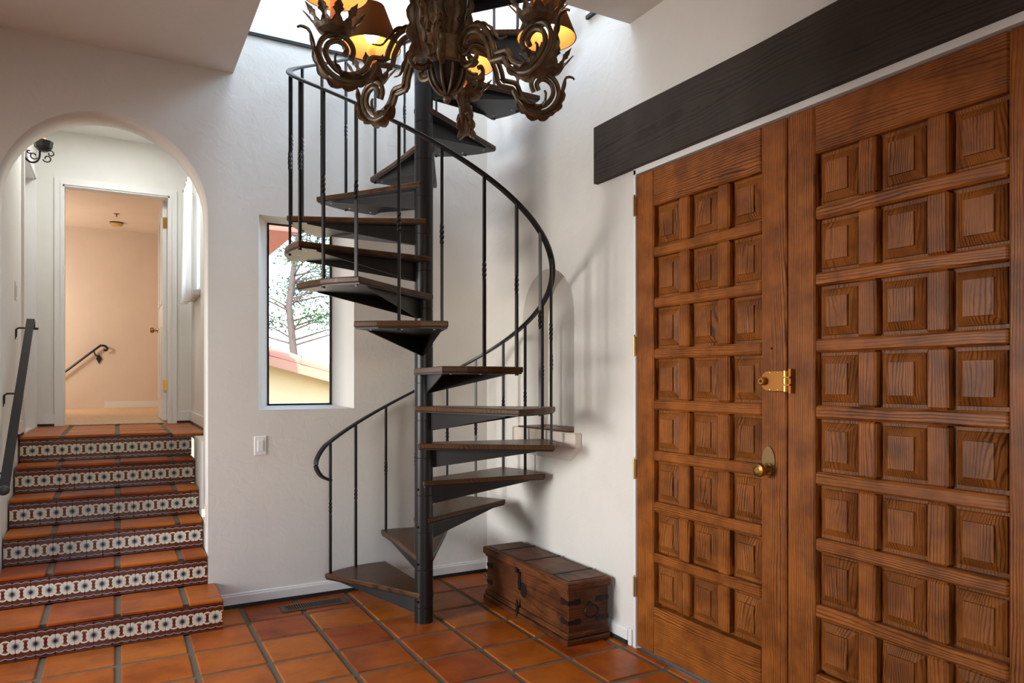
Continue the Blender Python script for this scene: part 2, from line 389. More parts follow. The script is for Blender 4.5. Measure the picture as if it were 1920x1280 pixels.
# baseboards
def baseboard(name, pts2, cap=True):
    pass
o = struct(MB().prism([(0, .024), (-.014, .024), (-.014, .072), (-.010, .080), (-.010, .086), (0, .090)], ARR+.06, 0, lambda a, b, c: (c, a, b)).build('baseboard_back', 'white'))
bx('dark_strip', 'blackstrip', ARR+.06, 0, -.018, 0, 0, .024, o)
MB().prism([(0, .024), (-.014, .024), (-.014, .072), (-.010, .080), (-.010, .086), (0, .090)], -5.5, -3.105, lambda a, b, c: (c, a, b)).build('baseboard_piece', 'white', o)
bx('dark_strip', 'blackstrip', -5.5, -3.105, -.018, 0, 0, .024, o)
o = struct(MB().prism([(0, .024), (-.014, .024), (-.014, .072), (-.010, .080), (-.010, .086), (0, .090)], -1.66, -.014, lambda a, b, c: (a, c, b)).build('baseboard_right', 'white'))
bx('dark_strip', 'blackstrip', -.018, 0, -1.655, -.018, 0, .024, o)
bx('rounded_end', 'white', -.012, 0, -1.69, -1.66, 0, .088, o, .006, 2)
# white jamb trim around the double doors
o = MB(); o.box(-.008, .05, -1.722, -1.706, 0, 2.50); o.box(-.008, .05, -3.64, -1.706, 2.476, 2.506)
struct(o.build('trim_3', 'white'))

# ------------------------------------------------------------------ double doors
def door_piece(name, grain, y0, y1, z0, z1, parent, bev=.006, x0=0.0, x1=.05):
    return bx(name, grain, x0, x1, y0, y1, z0, z1, parent, bev)
def panel_mesh(hw, hh):
    rings = [(0, .034), (.016, .034), (.018, .028), (.046, .012), (.047, .005)]
    m = MB(); v = []
    for ins, d in rings: v += [(d, -hw+ins, -hh+ins), (d, hw-ins, -hh+ins), (d, hw-ins, hh-ins), (d, -hw+ins, hh-ins)]
    f = []
    for i in range(len(rings)-1):
        for k in range(4): f.append((i*4+k, i*4+(k+1) % 4, (i+1)*4+(k+1) % 4, (i+1)*4+k))
    n = (len(rings)-1)*4; f.append((n, n+1, n+2, n+3))
    b = len(v); v += [(.05, -hw, -hh), (.05, hw, -hh), (.05, hw, hh), (.05, -hw, hh)]; f.append((b+3, b+2, b+1, b))
    for k in range(4): f.append((k, (k+1) % 4, b+(k+1) % 4, b+k))
    return m.add(v, f).mesh('panel')
PW, MW, SW, RH, RW = .182, .072, .129, .2065, .0515
def make_door(name, ytop, label):                     # ytop: hinge side edge nearest the back wall
    d = empty(name, (0, ytop-.474, 0), label, None); struct(d)
    ya, yb = ytop, ytop-.948
    door_piece('stile', 'door_v', ya-SW, ya, .012, 2.470, d); door_piece('stile', 'door_v', yb, yb+SW, .012, 2.470, d)
    in0, in1 = yb+SW, ya-SW
    door_piece('top_rail', 'door_h', in0, in1, 2.283, 2.470, d); door_piece('bottom_rail', 'door_h', in0, in1, .012, .256, d)
    pm = panel_mesh((PW+.004)/2, (RH+.004)/2)
    tot = 3*PW+2*MW; off = ((in1-in0)-tot)/2
    for r in range(8):
        zt = 2.283-r*(RH+RW); zb = zt-RH
        if r < 7: door_piece('rail', 'door_h', in0, in1, zb-RW, zb, d, .008)
        for c in range(3):
            y1 = in1-off-c*(PW+MW); y0 = y1-PW
            pl = link('panel', pm, 'panel', d, (0, (y0+y1)/2, (zt+zb)/2))
            if c < 2: door_piece('mullion', 'door_v', y0-MW, y0, zb, zt, d, .008)
    bx('backing', 'door_v', .05, .055, yb, ya, .012, 2.470, d)
    return d
door1 = make_door('door_1', -1.724, 'left leaf of the carved wooden double doors, with knob and lock')
door2 = make_door('door_2', -2.677, 'right leaf of the carved wooden double doors')
for z in (2.311, 1.579, .9375, .321):
    m = MB(); m.lathe([(0, -.052), (.0065, -.052), (.0065, .052), (0, .052)], 10, (-.010, -1.715, z)); m.box(-.006, 0.0, -1.724, -1.707, z-.05, z+.05)
    m.lathe([(0, .052), (.005, .054), (.004, .060), (0, .061)], 10, (-.010, -1.715, z))
    tag(m.build('hinge', 'brass', door1), 'brass butt hinge')
kn = MB()
kz, ky = 1.030, -2.585
esc = [(ky+.034*math.cos(a), 1.062+.066*math.sin(a)) for a in [2*math.pi*k/28 for k in range(28)]]
e = MB().prism(esc, 0, -.006, lambda y, z, x: (x, y, z)).build('knob_plate', 'antique', door1, bevel=.002); tag(e, 'oval antique brass knob plate')
kn = MB().lathe([(0, -.004), (.026, -.004), (.026, -.012), (.015, -.016), (.013, -.032), (.020, -.038), (.028, -.048), (.030, -.058), (.026, -.068), (.014, -.073), (.012, -.071), (.008, -.071), (0, -.071)], 24, (0, ky, kz), 'x')
tag(kn.build('knob', 'brass', door1, smooth=True), 'round polished brass door knob')
lk = MB(); ly, lz, hh = -2.600, 1.397, .043
out = [(ly-.075, lz-hh), (ly-.075, lz+hh), (ly+.005, lz+hh)]+[(ly+.005+.038*math.sin(a), lz+hh*math.cos(a)) for a in [math.pi*k/14 for k in range(1, 14)]]+[(ly+.005, lz-hh)]
lk.prism(out, 0, -.02, lambda y, z, x: (x, y, z))
lock = lk.build('deadlock', 'bronze', door1, bevel=.003, seg=2); tag(lock, 'bronze surface deadlock joining both leaves')
MB().lathe([(0, -.018), (.017, -.018), (.017, -.038), (.013, -.042), (0, -.042)], 20, (0, ly+.022, lz), 'x').build('lock_cylinder', 'bronze', lock, smooth=False)
MB().lathe([(0, -.041), (.006, -.041), (.006, -.044), (0, -.044)], 12, (0, ly+.022, lz), 'x').build('keyhole', 'rust_iron', lock)
for dy, dz in ((-.005, .036), (-.045, .036), (-.005, -.036), (-.045, -.036)):
    MB().lathe([(0, -.019), (.004, -.019), (.004, -.022), (0, -.023)], 8, (0, ly+dy, lz+dz), 'x').build('screw', 'brass', lock)
kp = MB(); kp.box(-.022, 0, ly-.112, ly-.100, lz-.049, lz+.049)
for dz in (-.03, 0, .03): kp.lathe([(0, -.012), (.010, -.012), (.010, .012), (0, .012)], 12, (-.024, ly-.088, lz+dz))
for dz in (-.015, .015): kp.box(-.03, -.012, ly-.112, ly-.08, lz+dz-.003, lz+dz+.003)
kp.build('lock_keeper', 'bronze', door2)
MB().lathe([(0, 0), (.005, 0), (.005, -.002), (0, -.002)], 10, (0, -2.60, 1.533), 'x').build('peephole', 'dark', door1)

bm_ = MB()
n = 26; top = []
for k in range(n+1):
    y = -1.38-k*(3.2/n); top.append((y, 2.818+.006*math.sin(y*3.1)+.004*noise.noise(Vector((y*3, 0, 0)))))
poly = [(-1.38, 2.505)]+top+[(-4.58, 2.505)]
bm_.prism(poly, 0, -.032, lambda y, z, x: (x, y, z))
tag(bm_.build('lintel_beam', 'beam', bevel=.003), 'dark stained timber beam on the wall above the double doors', 'beam')

# ------------------------------------------------------------------ niche sill ledge on the right wall
led = empty('niche_ledge', (0, NY, .95), 'cream plaster ledge with curved underside below the arched niche', 'ledge')
ym0, ym1 = NY-.385, NY+.385
bx('slab', 'cream', -.048, .0, ym0, ym1, 1.0, NZ0-.004, led, .006, 2)
cv = [(0, 1.0), (-.095, 1.0)]+[(-.095+.095*math.sin(a)*1.0, 1.0-.10*(1-math.cos(a))) for a in [math.pi/2*k/8 for k in range(1, 9)]]
m = MB()
prof = [(-.044, 1.0, 0), (-.040, .985, .01), (-.033, .965, .03), (-.024, .945, .055), (-.012, .926, .085), (-.003, .915, .115)]
v = []; f = []
for x, z, ins in prof: v += [(0, ym0+.015+ins, z), (x, ym0+.015+ins, z), (x, ym1-.015-ins, z), (0, ym1-.015-ins, z)]
for i in range(len(prof)-1):
    for k in range(4): f.append((i*4+k, i*4+(k+1) % 4, i*4+4+(k+1) % 4, i*4+4+k))
f += [(0, 1, 2, 3), tuple(range(len(v)-4, len(v)))]
m.add(v, f).build('corbel', 'plaster', led)
for c in range(5):
    y0 = NY-NR+.004+c*(2*NR/5)
    bx('sill_tile', 'nichetile', -.040, .20, y0, y0+2*NR/5-.006, NZ0-.006, NZ0+.006, led, .002)

# ------------------------------------------------------------------ window in the back wall
IX0, IX1, IZ0, IZ1, ID = -1.513, -1.095, 1.236, 2.432, .205
win = empty('window_1', (-1.3, ID, IZ0), 'narrow tall window with splayed white plaster reveal', None); struct(win)
v = [(WX0, -.001, WZ0), (WX1, -.001, WZ0), (WX1, -.001, WZ1), (WX0, -.001, WZ1), (IX0, ID, IZ0), (IX1, ID, IZ0), (IX1, ID, IZ1), (IX0, ID, IZ1)]
o_ = .012; vo = [(WX0-0, .255, WZ0), (WX1, .255, WZ0), (WX1, .255, WZ1), (WX0, .255, WZ1), (IX0, .255, IZ0), (IX1, .255, IZ0), (IX1, .255, IZ1), (IX0, .255, IZ1)]
m = MB().add(v+vo, [(0, 1, 5, 4), (1, 2, 6, 5), (2, 3, 7, 6), (3, 0, 4, 7)]+[(8, 12, 13, 9), (9, 13, 14, 10), (10, 14, 15, 11), (11, 15, 12, 8)]+[(4, 5, 13, 12), (5, 6, 14, 13), (6, 7, 15, 14), (7, 4, 12, 15)]+[(0, 8, 9, 1), (1, 9, 10, 2), (2, 10, 11, 3), (3, 11, 8, 0)])
m.build('reveal', 'plaster', win)
fr = MB()
for a in ((IX0, IX0+.008, IZ0, IZ1), (IX1-.008, IX1, IZ0, IZ1), (IX0, IX1, IZ0, IZ0+.01), (IX0, IX1, IZ1-.008, IZ1)): fr.box(a[0], a[1], ID-.012, ID+.012, a[2], a[3])
fr.build('window_frame', 'rust_iron', win)
bx('pane', 'glass', IX0+.008, IX1-.008, ID-.002, ID+.002, IZ0+.01, IZ1-.008, win)

# switch and vent
def switch(name, loc, axis, label):
    s = empty(name, loc, label, 'light switch')
    x, y, z = loc
    if axis == 'y':
        bx('plate', 'white', x-.037, x+.037, y-.006, y, z-.06, z+.06, s, .003); bx('rocker', 'white', x-.017, x+.017, y-.011, y-.004, z-.034, z+.034, s, .002)
    else:
        bx('plate', 'white', x, x+.006, y-.037, y+.037, z-.06, z+.06, s, .003); bx('rocker', 'white', x+.004, x+.011, y-.017, y+.017, z-.034, z+.034, s, .002)
switch('light_switch', (-1.593, 0, .9925), 'y', 'white rocker light switch on the wall left of the spiral stair')

vt = empty('floor_vent', (-1.3, -.185, 0), 'brown metal floor register with narrow slots by the back wall', 'vent')
vx0, vx1, vy0, vy1 = -1.505, -1.10, -.25, -.115
m = MB()
for a in ((vx0, vx1, vy0, vy0+.022), (vx0, vx1, vy1-.022, vy1), (vx0, vx0+.03, vy0+.022, vy1-.022), (vx1-.03, vx1, vy0+.022, vy1-.022)): m.box(a[0], a[1], a[2], a[3], .0, .006)
m.build('frame', plain('register_brown', srgb(96, 78, 60), .45, .5), vt)
bx('slot_shade', 'dark', vx0+.01, vx1-.01, vy0+.01, vy1-.01, .0005, .0015, vt)  # flat near-black sheet painting the shade below the slats
sm = boxmesh(.007, .091, .003, 0, 'slat')
for k in range(24): link('slat', sm, bpy.data.materials['register_brown'], vt, (vx0+.037+k*(vx1-vx0-.074)/23, (vy0+vy1)/2, .0042))

# ------------------------------------------------------------------ tiled steps in the arch
RISE = .171; SY = [-.365, 0.0, .262, .527, .79, 1.05]
LAND = 6*RISE; HB = 2.25
HX0, HX1 = -2.95, -1.80
st = empty('tiled_steps', (AX, -.365, 0), 'six terracotta steps with hand painted flower tile risers rising through the arch', 'steps')
body = MB()
for k in range(6):
    xl, xr = (-3.10, -1.858) if k == 0 else (ARL+.001, ARR-.001)
    y1 = SY[k+1]+.01 if k < 5 else HB
    if k == 5: xr = ARR-.001
    body.box(xl+.006, xr-.006, SY[k]+.012, 0.0 if k == 0 else y1, k*RISE if k else 0, (k+1)*RISE-.006)
    if k: body.box(xl+.006, xr-.006, y1-.02 if k < 5 else SY[5]+.02, HB, 0 if k == 1 else (k-1)*RISE, (k+1)*RISE-.012 if k == 5 else k*RISE)
body.build('step_body', 'grout', st)
TT = .020
rt = MB().box(-.0412, .0412, -.004, .004, -.0735, .0735).mesh('riser_tile', .0015)
def xjoints(x0, x1, minw=.04):
    return [(max(a+JT/2, x0), min(b-JT/2, x1)) for a, b in xs_lines(x0, x1) if min(b-JT/2, x1)-max(a+JT/2, x0) > minw]
for k in range(6):
    xl, xr = (-3.10, -1.855) if k == 0 else (ARL+.004, ARR-.004)
    yb = SY[k+1] if k < 5 else HB
    zt = (k+1)*RISE
    if k < 5:
        for (a, b) in xjoints(xl, xr): tile('tread_tile', a, b, SY[k]-.008, yb+.002, zt, st, TT, .008, False)
    else:
        rows = [(SY[5]-.008, 1.345), (1.365, 1.665), (1.685, 1.985), (2.005, HB)]
        for (ya, yb2) in rows:
            for (a, b) in xjoints(HX0+.004, HX1-.004): tile('landing_tile', a, b, ya if b < ARR or ya > 1.2 else .86, yb2, zt+random.uniform(-.001, .001), st, TT, .006)
    # painted risers
    nx = int((xr-xl)/W)+1
    for j in range(nx):
        xc = xr-W*.5-j*W + (0.036 if k else .044)
        lo, hi = xc-.0412, xc+.0412
        if hi <= xl+.01: break
        if hi > xr or lo < xl:
            # cut tile at the end: own mesh, pattern still centred on the tile
            a, b = max(lo, xl)-xc, min(hi, xr)-xc
            link('riser_tile', MB().box(a, b, -.004, .004, -.0735, .0735).mesh('riser_tile', .0015), 'riser', st, (xc, SY[k]+.004, k*RISE+.0755))
        else: link('riser_tile', rt, 'riser', st, (xc, SY[k]+.004, k*RISE+.0755))
# right end of the projecting first step
bx('step_end', 'terra', -1.858, -1.852, SY[0], 0, .002, RISE-.02, st)

# ------------------------------------------------------------------ hall behind the arch
def wbox(name, mat, *b, label=None): return struct(bx(name, mat, *b), label)
wbox('wall_stair_right', 'hall_plaster', ARR, ARR+.10, .26, .88, 0, LAND-.02)
wbox('wall_hall_front', 'hall_plaster', ARR+.10, HX1+.1, .26, .88, 0, LAND-.02)
wbox('wall_hall_front_upper', 'hall_plaster', HX1-.01, HX1+.1, .26, .80, LAND-.02, 3.45)
me = curved_plate([rect(.26, HB+.1, 0, 3.45), rect(1.30, 2.10, LAND, 3.0)], .12, lambda a, b, c: (HX0-.12+c, a, b))
struct(link('wall_hall_left', me, 'hall_plaster'))
me = curved_plate([rect(.80, HB+.1, .9, 3.45), rect(1.50, 1.98, 2.14, 3.02)], .10, lambda a, b, c: (HX1+c, a, b))
whr = struct(link('wall_hall_right', me, 'hall_plaster'))
DX0, DX1, DZ = -2.766, -1.974, 3.01
me = curved_plate([rect(HX0-.12, HX1+.1, .9, 3.45), [(DX0, .95), (DX1, .95), (DX1, DZ), (DX0, DZ)]], .10, lambda a, b, c: (a, HB+c, b))
struct(link('wall_hall_back', me, 'hall_plaster'))
wbox('ceiling_hall', 'hall_plaster', HX0-.12, HX1+.1, .26, HB+.1, 3.45, 3.55)
def casing(name, x0, x1, z0, z1, y):
    m = MB(); w_ = .058
    for a in ((x0-w_, x0, z0, z1+w_), (x1, x1+w_, z0, z1+w_), (x0, x1, z1, z1+w_)):
        m.box(a[0], a[1], y-.014, y, a[2], a[3])
    for a in ((x0-.016, x0, z0, z1+.016), (x1, x1+.016, z0, z1+.016), (x0, x1, z1, z1+.016)): m.box(a[0], a[1], y-.020, y-.013, a[2], a[3])
    m.box(x0, x0+.012, y-.01, y+.1, z0, z1); m.box(x1-.012, x1, y-.01, y+.1, z0, z1); m.box(x0, x1, y-.01, y+.1, z1-.012, z1)
    return struct(m.build(name, 'white'))
casing('trim_4', DX0, DX1, LAND, DZ, HB)
# doorway in the hall's left wall
m = MB()
for a in ((1.24, 1.30, LAND, 3.06), (2.10, 2.16, LAND, 3.06), (1.30, 2.10, 3.0, 3.06)): m.box(HX0, HX0+.016, a[0], a[1], a[2], a[3])
for a in ((1.30, 1.312, LAND, 3.0), (2.088, 2.10, LAND, 3.0), (1.30, 2.10, 2.988, 3.0)): m.box(HX0-.12, HX0+.004, a[0], a[1], a[2], a[3])
struct(m.build('trim_5', 'white'))
d4 = struct(bx('door_4', 'white', HX0-.10, HX0-.07, 1.312, 2.088, LAND+.004, 2.988), 'white door in the left wall of the upper hall')
# hall baseboards
o = struct(bx('baseboard_hall_back', 'white', HX0, DX0-.058, HB-.012, HB, LAND+.02, LAND+.10))
bx('baseboard_piece', 'white', DX1+.058, HX1, HB-.012, HB, LAND+.02, LAND+.10, o)
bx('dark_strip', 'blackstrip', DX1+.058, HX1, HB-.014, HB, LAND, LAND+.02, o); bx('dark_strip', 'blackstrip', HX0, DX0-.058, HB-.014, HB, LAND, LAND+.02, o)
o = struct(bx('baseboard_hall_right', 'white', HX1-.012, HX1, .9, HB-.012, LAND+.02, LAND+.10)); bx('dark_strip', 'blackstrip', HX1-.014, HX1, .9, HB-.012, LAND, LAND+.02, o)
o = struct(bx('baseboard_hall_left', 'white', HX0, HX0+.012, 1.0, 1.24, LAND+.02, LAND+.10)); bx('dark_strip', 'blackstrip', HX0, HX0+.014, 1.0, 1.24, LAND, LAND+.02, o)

# room beyond the hall door
FY = 6.30; FZ = 1.034; FC = 3.42
struct(bx('floor_beyond', 'carpet', -4.4, -1.62, HB+.02, FY, FZ-.08, FZ), 'pale speckled carpet of the room beyond the hall')
fm = MB()
for k in range(150):
    x = DX0+.02+(DX1-DX0-.04)*k/149; fm.tube([(x, HB+.03, FZ), (x+random.uniform(-.004, .004), HB-.012-random.uniform(0, .012), LAND+.004)], .003, 4)
cf = stuff(fm.build('carpet_fringe', 'carpet')); tag(cf, 'frayed edge of the pale carpet at the hall doorway', 'fringe')
me = curved_plate([rect(-4.4, -1.62, .9, 3.6)], .1, lambda a, b, c: (a, FY+c, b)); struct(link('wall_beyond_back', me, 'peach'))
wbox('wall_beyond_right', 'peach', -1.62, -1.52, HB+.1, FY+.1, .9, 3.6); wbox('wall_beyond_left', 'peach', -4.5, -4.4, HB+.1, FY+.1, .9, 3.6)
wbox('wall_beyond_front', 'peach', -4.5, HX0-.12, HB, HB+.1, .9, 3.6)
wbox('ceiling_beyond', 'peach', -4.5, -1.52, HB+.1, FY+.1, FC, FC+.1)
struct(bx('baseboard_beyond', 'white', -2.52, -1.62, FY-.014, FY, FZ, FZ+.085))
light('hall_room_lamp', 'POINT', (-3.75, 5.3, 2.35), 46, (1, .87, .74), shadow_soft_size=.15)
# open white door
dr = empty('door_3', (DX1-.012, HB+.1, FZ), 'open white panelled door seen edge on beyond the hall', None); struct(dr)
bx('leaf', 'white', DX1-.05, DX1-.014, HB+.11, HB+.87, FZ+.01, DZ-.015, dr, .002)
for (za, zb) in ((FZ+.2, FZ+.85), (FZ+1.05, DZ-.15)):
    for (ya, yb2) in ((HB+.2, HB+.44), (HB+.54, HB+.78)): bx('panel', 'white', DX1-.056, DX1-.048, ya, yb2, za, zb, dr, .003)
for z in (2.80, 1.36): bx('hinge', 'brass', DX1-.048, DX1-.012, HB+.098, HB+.112, z-.045, z+.045, dr)
MB().lathe([(0, -.05), (.026, -.052), (.026, -.058), (.010, -.062), (.010, -.085), (.024, -.092), (.027, -.108), (.02, -.122), (0, -.125)], 16, (DX1-.001, HB+.80, 1.885), 'x').build('knob', 'brass', dr, smooth=True)
# smoke detector, sprinkler, far handrail
sd = empty('smoke_detector', (-2.38, 5.75, FC), 'round cream smoke detector on the ceiling of the far room', 'smoke detector')
MB().lathe([(0, 0), (.078, 0), (.078, -.012), (0, -.012)], 20, (-2.38, 5.75, FC)).build('base', 'rust_iron', sd)
MB().lathe([(.074, -.012), (.072, -.03), (.055, -.045), (0, -.047)], 20, (-2.38, 5.75, FC)).build('cover', plain('aged_ivory_plastic', srgb(216, 178, 112), .5), sd)
tag(MB().lathe([(0, 0), (.035, 0), (.03, -.006), (.008, -.01), (.006, -.03), (.018, -.034), (0, -.036)], 14, (-2.38, 5.2, FC)).build('ceiling_sprinkler', 'antique'), 'tiny brass sprinkler head on the ceiling before the smoke detector', 'sprinkler')
hr = empty('far_handrail', (-2.75, FY, 1.6), 'thin black iron handrail with curled end on the peach wall', 'handrail')
yR = FY-.06
pts = [(-3.30, yR, 1.22), (-2.99, yR, 1.49), (-2.60, yR, 1.835), (-2.555, yR, 1.862), (-2.51, yR, 1.855), (-2.488, yR, 1.825), (-2.505, yR, 1.80), (-2.53, yR, 1.808)]
MB().tube([pts[0], pts[1]]+[tuple(p) for p in catmull(pts[1:], 5)][1:], .014, 8).build('rail', 'iron', hr, smooth=True)
MB().tube([(-2.645, yR, 1.795), (-2.63, yR, 1.74), (-2.60, yR+.02, 1.72), (-2.585, FY-.012, 1.70)], .009, 6).build('bracket', 'iron', hr)
MB().prism([(-.035, 0), (0, -.07), (.035, 0), (0, .06)], FY-.014, FY, lambda a, b, c: (-2.585+a, c, 1.69+b)).build('bracket_plate', 'iron', hr)

# stair handrail on the hall's left wall
rl = empty('stair_handrail', (-2.88, -.2, .9), 'black flat bar handrail beside the tiled steps', 'handrail')
RX = -2.872
a, b = Vector((RX, -.30, .86)), Vector((RX, .96, 1.80))
prof = [(-.006, -.022), (.006, -.022), (.006, .022), (-.006, .022)]
MB().tube([a, b, b+Vector((.0, .03, -.012)), b+Vector((0, .034, -.05))], 0, prof=prof, up=(0, -.6, 1)).build('rail', 'iron', rl)
MB().box(RX-.022, RX+.04, .985, .997, 1.735, 1.75).build('end_tab', 'iron', rl)
for (y, z) in ((.90, 1.735), (.34, 1.32), (-.20, .92)):
    MB().tube([(HX0+.004, y, z-.055), (HX0+.006, y, z-.005), (HX0+.02, y, z+.004), (RX, y, z+.004)], .006, 6).build('bracket', 'iron', rl)
    bx('bracket_plate', 'iron', HX0, HX0+.004, y-.012, y+.012, z-.07, z-.01, rl)
MB().lathe([(0, -.035), (.022, -.03), (.026, 0), (.022, .03), (0, .035)], 12, (RX, -.31, .85), 'y').build('end_cap', 'iron', rl, smooth=True)
switch('light_switch', (HX0, .91, 1.976), 'x', 'white rocker light switch on the hall wall above the black handrail')

# wrought iron sconce
sc = empty('wall_sconce', (HX0, 1.40, 2.98), 'black wrought iron wall sconce with scrolls inside the arch', 'sconce')
def ringcurl(cx, cz, r0, a0, a1, y=1.40, n=18, k=.35):
    return [(cx+(r0*(1-k*i/n*1.6))*math.cos(a0+(a1-a0)*i/n), y, cz+(r0*(1-k*i/n*1.6))*math.sin(a0+(a1-a0)*i/n)) for i in range(n+1)]
sx, sz = HX0+.092, 3.005
MB().tube(catmull([(HX0, 1.4, 2.985), (HX0+.018, 1.4, 2.958), (HX0+.048, 1.4, 2.945), (HX0+.078, 1.4, 2.960), (sx, 1.4, 2.998), (sx, 1.4, 3.06)], 6), .0065, 8).build('arm', 'iron', sc, smooth=True)
bx('wall_plate', 'iron', HX0, HX0+.006, 1.375, 1.425, 2.90, 3.10, sc)
m = MB()
m.tube(ringcurl(sx+.045, 2.985, .028, R(200), R(560)), .0042, 6); m.tube(ringcurl(sx+.066, 3.022, .024, R(150), R(-210)), .0042, 6)
m.tube(ringcurl(sx-.035, 2.995, .026, R(330), R(0)), .0042, 6); m.tube(ringcurl(sx-.062, 3.02, .014, R(330), R(30)), .0042, 6)
m.build('scrolls', 'iron', sc, smooth=True)
MB().lathe([(0, 0), (.030, .004), (.055, .03), (.062, .075), (.056, .075), (.050, .032), (0, .012)], 8, (sx+.022, 1.40, 3.03)).build('cup', 'iron', sc)
MB().lathe([(0, .01), (.014, .01), (.014, .10), (0, .10)], 12, (sx+.022, 1.40, 3.03)).build('candle', 'candle', sc)

# hall window with sheer curtain
w2 = empty('window_2', (HX1, 1.74, 2.14), 'small window behind the sheer curtain in the hall', None); struct(w2)
m = MB()
for a in ((1.50, 1.53, 2.14, 3.02), (1.95, 1.98, 2.14, 3.02), (1.53, 1.95, 2.14, 2.17), (1.53, 1.95, 2.99, 3.02)): m.box(HX1+.02, HX1+.06, a[0], a[1], a[2], a[3])
m.build('window_frame', 'white', w2)
bx('pane', 'glass', HX1+.038, HX1+.042, 1.53, 1.95, 2.17, 2.99, w2)
bx('sill', 'white', HX1-.06, HX1, 1.44, 2.04, 2.075, 2.12, w2, .004)
cu = empty('sheer_curtain', (HX1-.06, 1.75, 2.06), 'white sheer curtain hanging from a small black rod in the hall', 'curtain')
n = 70; v = []; f = []
for i in range(n+1):
    q = i/n; y = 1.46+.62*q
    for j in range(9):
        s = j/8; z = 3.03-.97*s
        amp = .008+.020*s
        v.append((HX1-.072+amp*math.sin(q*math.pi*17)+.006*math.sin(q*23+s*2), y+.02*s*math.sin(q*9), z))
for i in range(n):
    for j in range(8): f.append((i*9+j, i*9+j+1, i*9+10+j, i*9+9+j))
MB().add(v, f).build('fabric', 'sheer', cu, smooth=True)
MB().tube([(HX1-.072, 1.40, 3.035), (HX1-.072, 2.12, 3.035)], .008, 8).build('rod', 'iron', cu)
for y in (1.42, 2.10): MB().tube([(HX1-.072, y, 3.035), (HX1-.03, y, 3.05), (HX1, y, 3.02)], .005, 6).build('rod_bracket', 'iron', cu)
# night light on the arch jamb
nl = empty('night_light', (ARR, .13, .57), 'small lit night light plugged in the arch jamb beside the steps', 'night light')
bx('outlet_plate', 'cream', ARR-.006, ARR, .095, .165, .51, .63, nl, .002)
bx('lamp', 'nightlight', ARR-.022, ARR-.006, .115, .145, .555, .60, nl, .004, 2)

# ------------------------------------------------------------------ spiral staircase
SC = Vector((-.817, -.792, 0)); SR = .770; RI = .2155; DA = 32.2; A0 = 121.6; Z1 = .176; NT_ = 18
sp = empty('spiral_staircase', SC, 'black steel spiral staircase with oak treads and twisted balusters', 'staircase')
pr = .0535
prof = [(0, 0), (pr, 0)]
for i in range(NT_+2):
    z = Z1+RI*i-.085
    prof += [(pr, z-.0025), (pr-.0022, z-.001), (pr-.0022, z+.001), (pr, z+.0025)]
prof += [(pr, 4.75), (pr*.6, 4.80), (0, 4.81)]
po = MB().lathe(prof, 32).build('pole', 'iron', sp, loc=SC, smooth=True)
WT = .030
lead_in, trail_in = (.0, pr+.006), (.0, -(pr+.006))
def polar(r, a): return (r*math.cos(R(a)), r*math.sin(R(a)))
TA = -33.6
def rot2(p, a): return (p[0]*math.cos(R(a))-p[1]*math.sin(R(a)), p[0]*math.sin(R(a))+p[1]*math.cos(R(a)))
tpoly = [(-.01, pr+.004), polar(SR*.5, 3.2), polar(SR, .6), polar(SR+.004, -9), polar(SR+.006, TA/2), polar(SR+.004, TA+9), polar(SR, TA-.4), rot2((-.01, -(pr+.004)), TA), rot2((-.045, -.02), TA/2)]
tm = MB().prism(tpoly, -WT, 0).mesh('tread', .006, 2)
ppoly = [(x*.985+.002, y*.97-.004) for x, y in tpoly]
bk = MB().prism(ppoly, -WT-.007, -WT)
def fin(m, ang, off, r0=.045, r1=.66, h0=.115):
    th_ = .004
    ca, sa = math.cos(R(ang)), math.sin(R(ang))
    pts = [(r0, -WT-.007), (r1, -WT-.007), (r1, -WT-.012), (r0, -WT-h0)]
    m.prism(pts, off-th_, off+th_, lambda a, b, c: (a*ca-c*sa, a*sa+c*ca, b))
fin(bk, 0, -.012); fin(bk, TA, .012)
bk = bk.mesh('tread_bracket')
scr = MB().lathe([(0, -WT-.007), (.006, -WT-.007), (.005, -WT-.010), (0, -WT-.011)], 8).mesh('screw')
SCREWS = [polar(r, a) for (r, a) in ((.70, -4), (.70, TA/2), (.70, TA+4))]
HL = .825; BR = SR-.022
def zrail(a_from): return Z1+HL+RI*a_from/DA          # a_from: degrees climbed since the first tread's leading edge
def bal_mesh(hh_):
    m = MB(); hs = .0068; n = 0; rings = []
    z0, z1 = -WT-.014, hh_
    zm = hh_*.5; L = .05
    zs = [z0, zm-L] + [zm-L+2*L*k/20 for k in range(1, 20)] + [zm+L, z1]
    v = []; f = []
    for z in zs:
        q = min(max((z-(zm-L))/(2*L), 0), 1); an = q*2*math.pi*1.0; s_ = hs*(1.0+.18*math.sin(math.pi*q))
        for k in range(4):
            aa = an+math.pi/4+k*math.pi/2; v.append((s_*1.41*math.cos(aa), s_*1.41*math.sin(aa), z))
    for i in range(len(zs)-1):
        for k in range(4): f.append((i*4+k, i*4+(k+1) % 4, i*4+4+(k+1) % 4, i*4+4+k))
    f += [(3, 2, 1, 0), tuple(range(len(v)-4, len(v)))]
    return m.add(v, f).mesh('baluster')
bal = [bal_mesh(HL+RI*1.6/DA), bal_mesh(HL+RI*17.2/DA)]
for i in range(NT_):
    th = A0-DA*i; z = Z1+RI*i
    tr_ = link('tread', tm, 'tread', sp, (SC.x, SC.y, z), R(th))
    b_ = link('tread_bracket', bk, 'iron', tr_, (0, 0, 0), 0, local=True)
    for x, y in SCREWS: link('screw', scr, 'white', tr_, (x, y, 0), 0, local=True)
    if i >= NT_-1: continue
    for j, da in enumerate((1.6, 17.2)):
        x, y = polar(BR, th-da)
        link('baluster', bal[j], 'iron', sp, (SC.x+x, SC.y+y, z), R(th-da))
pts = []
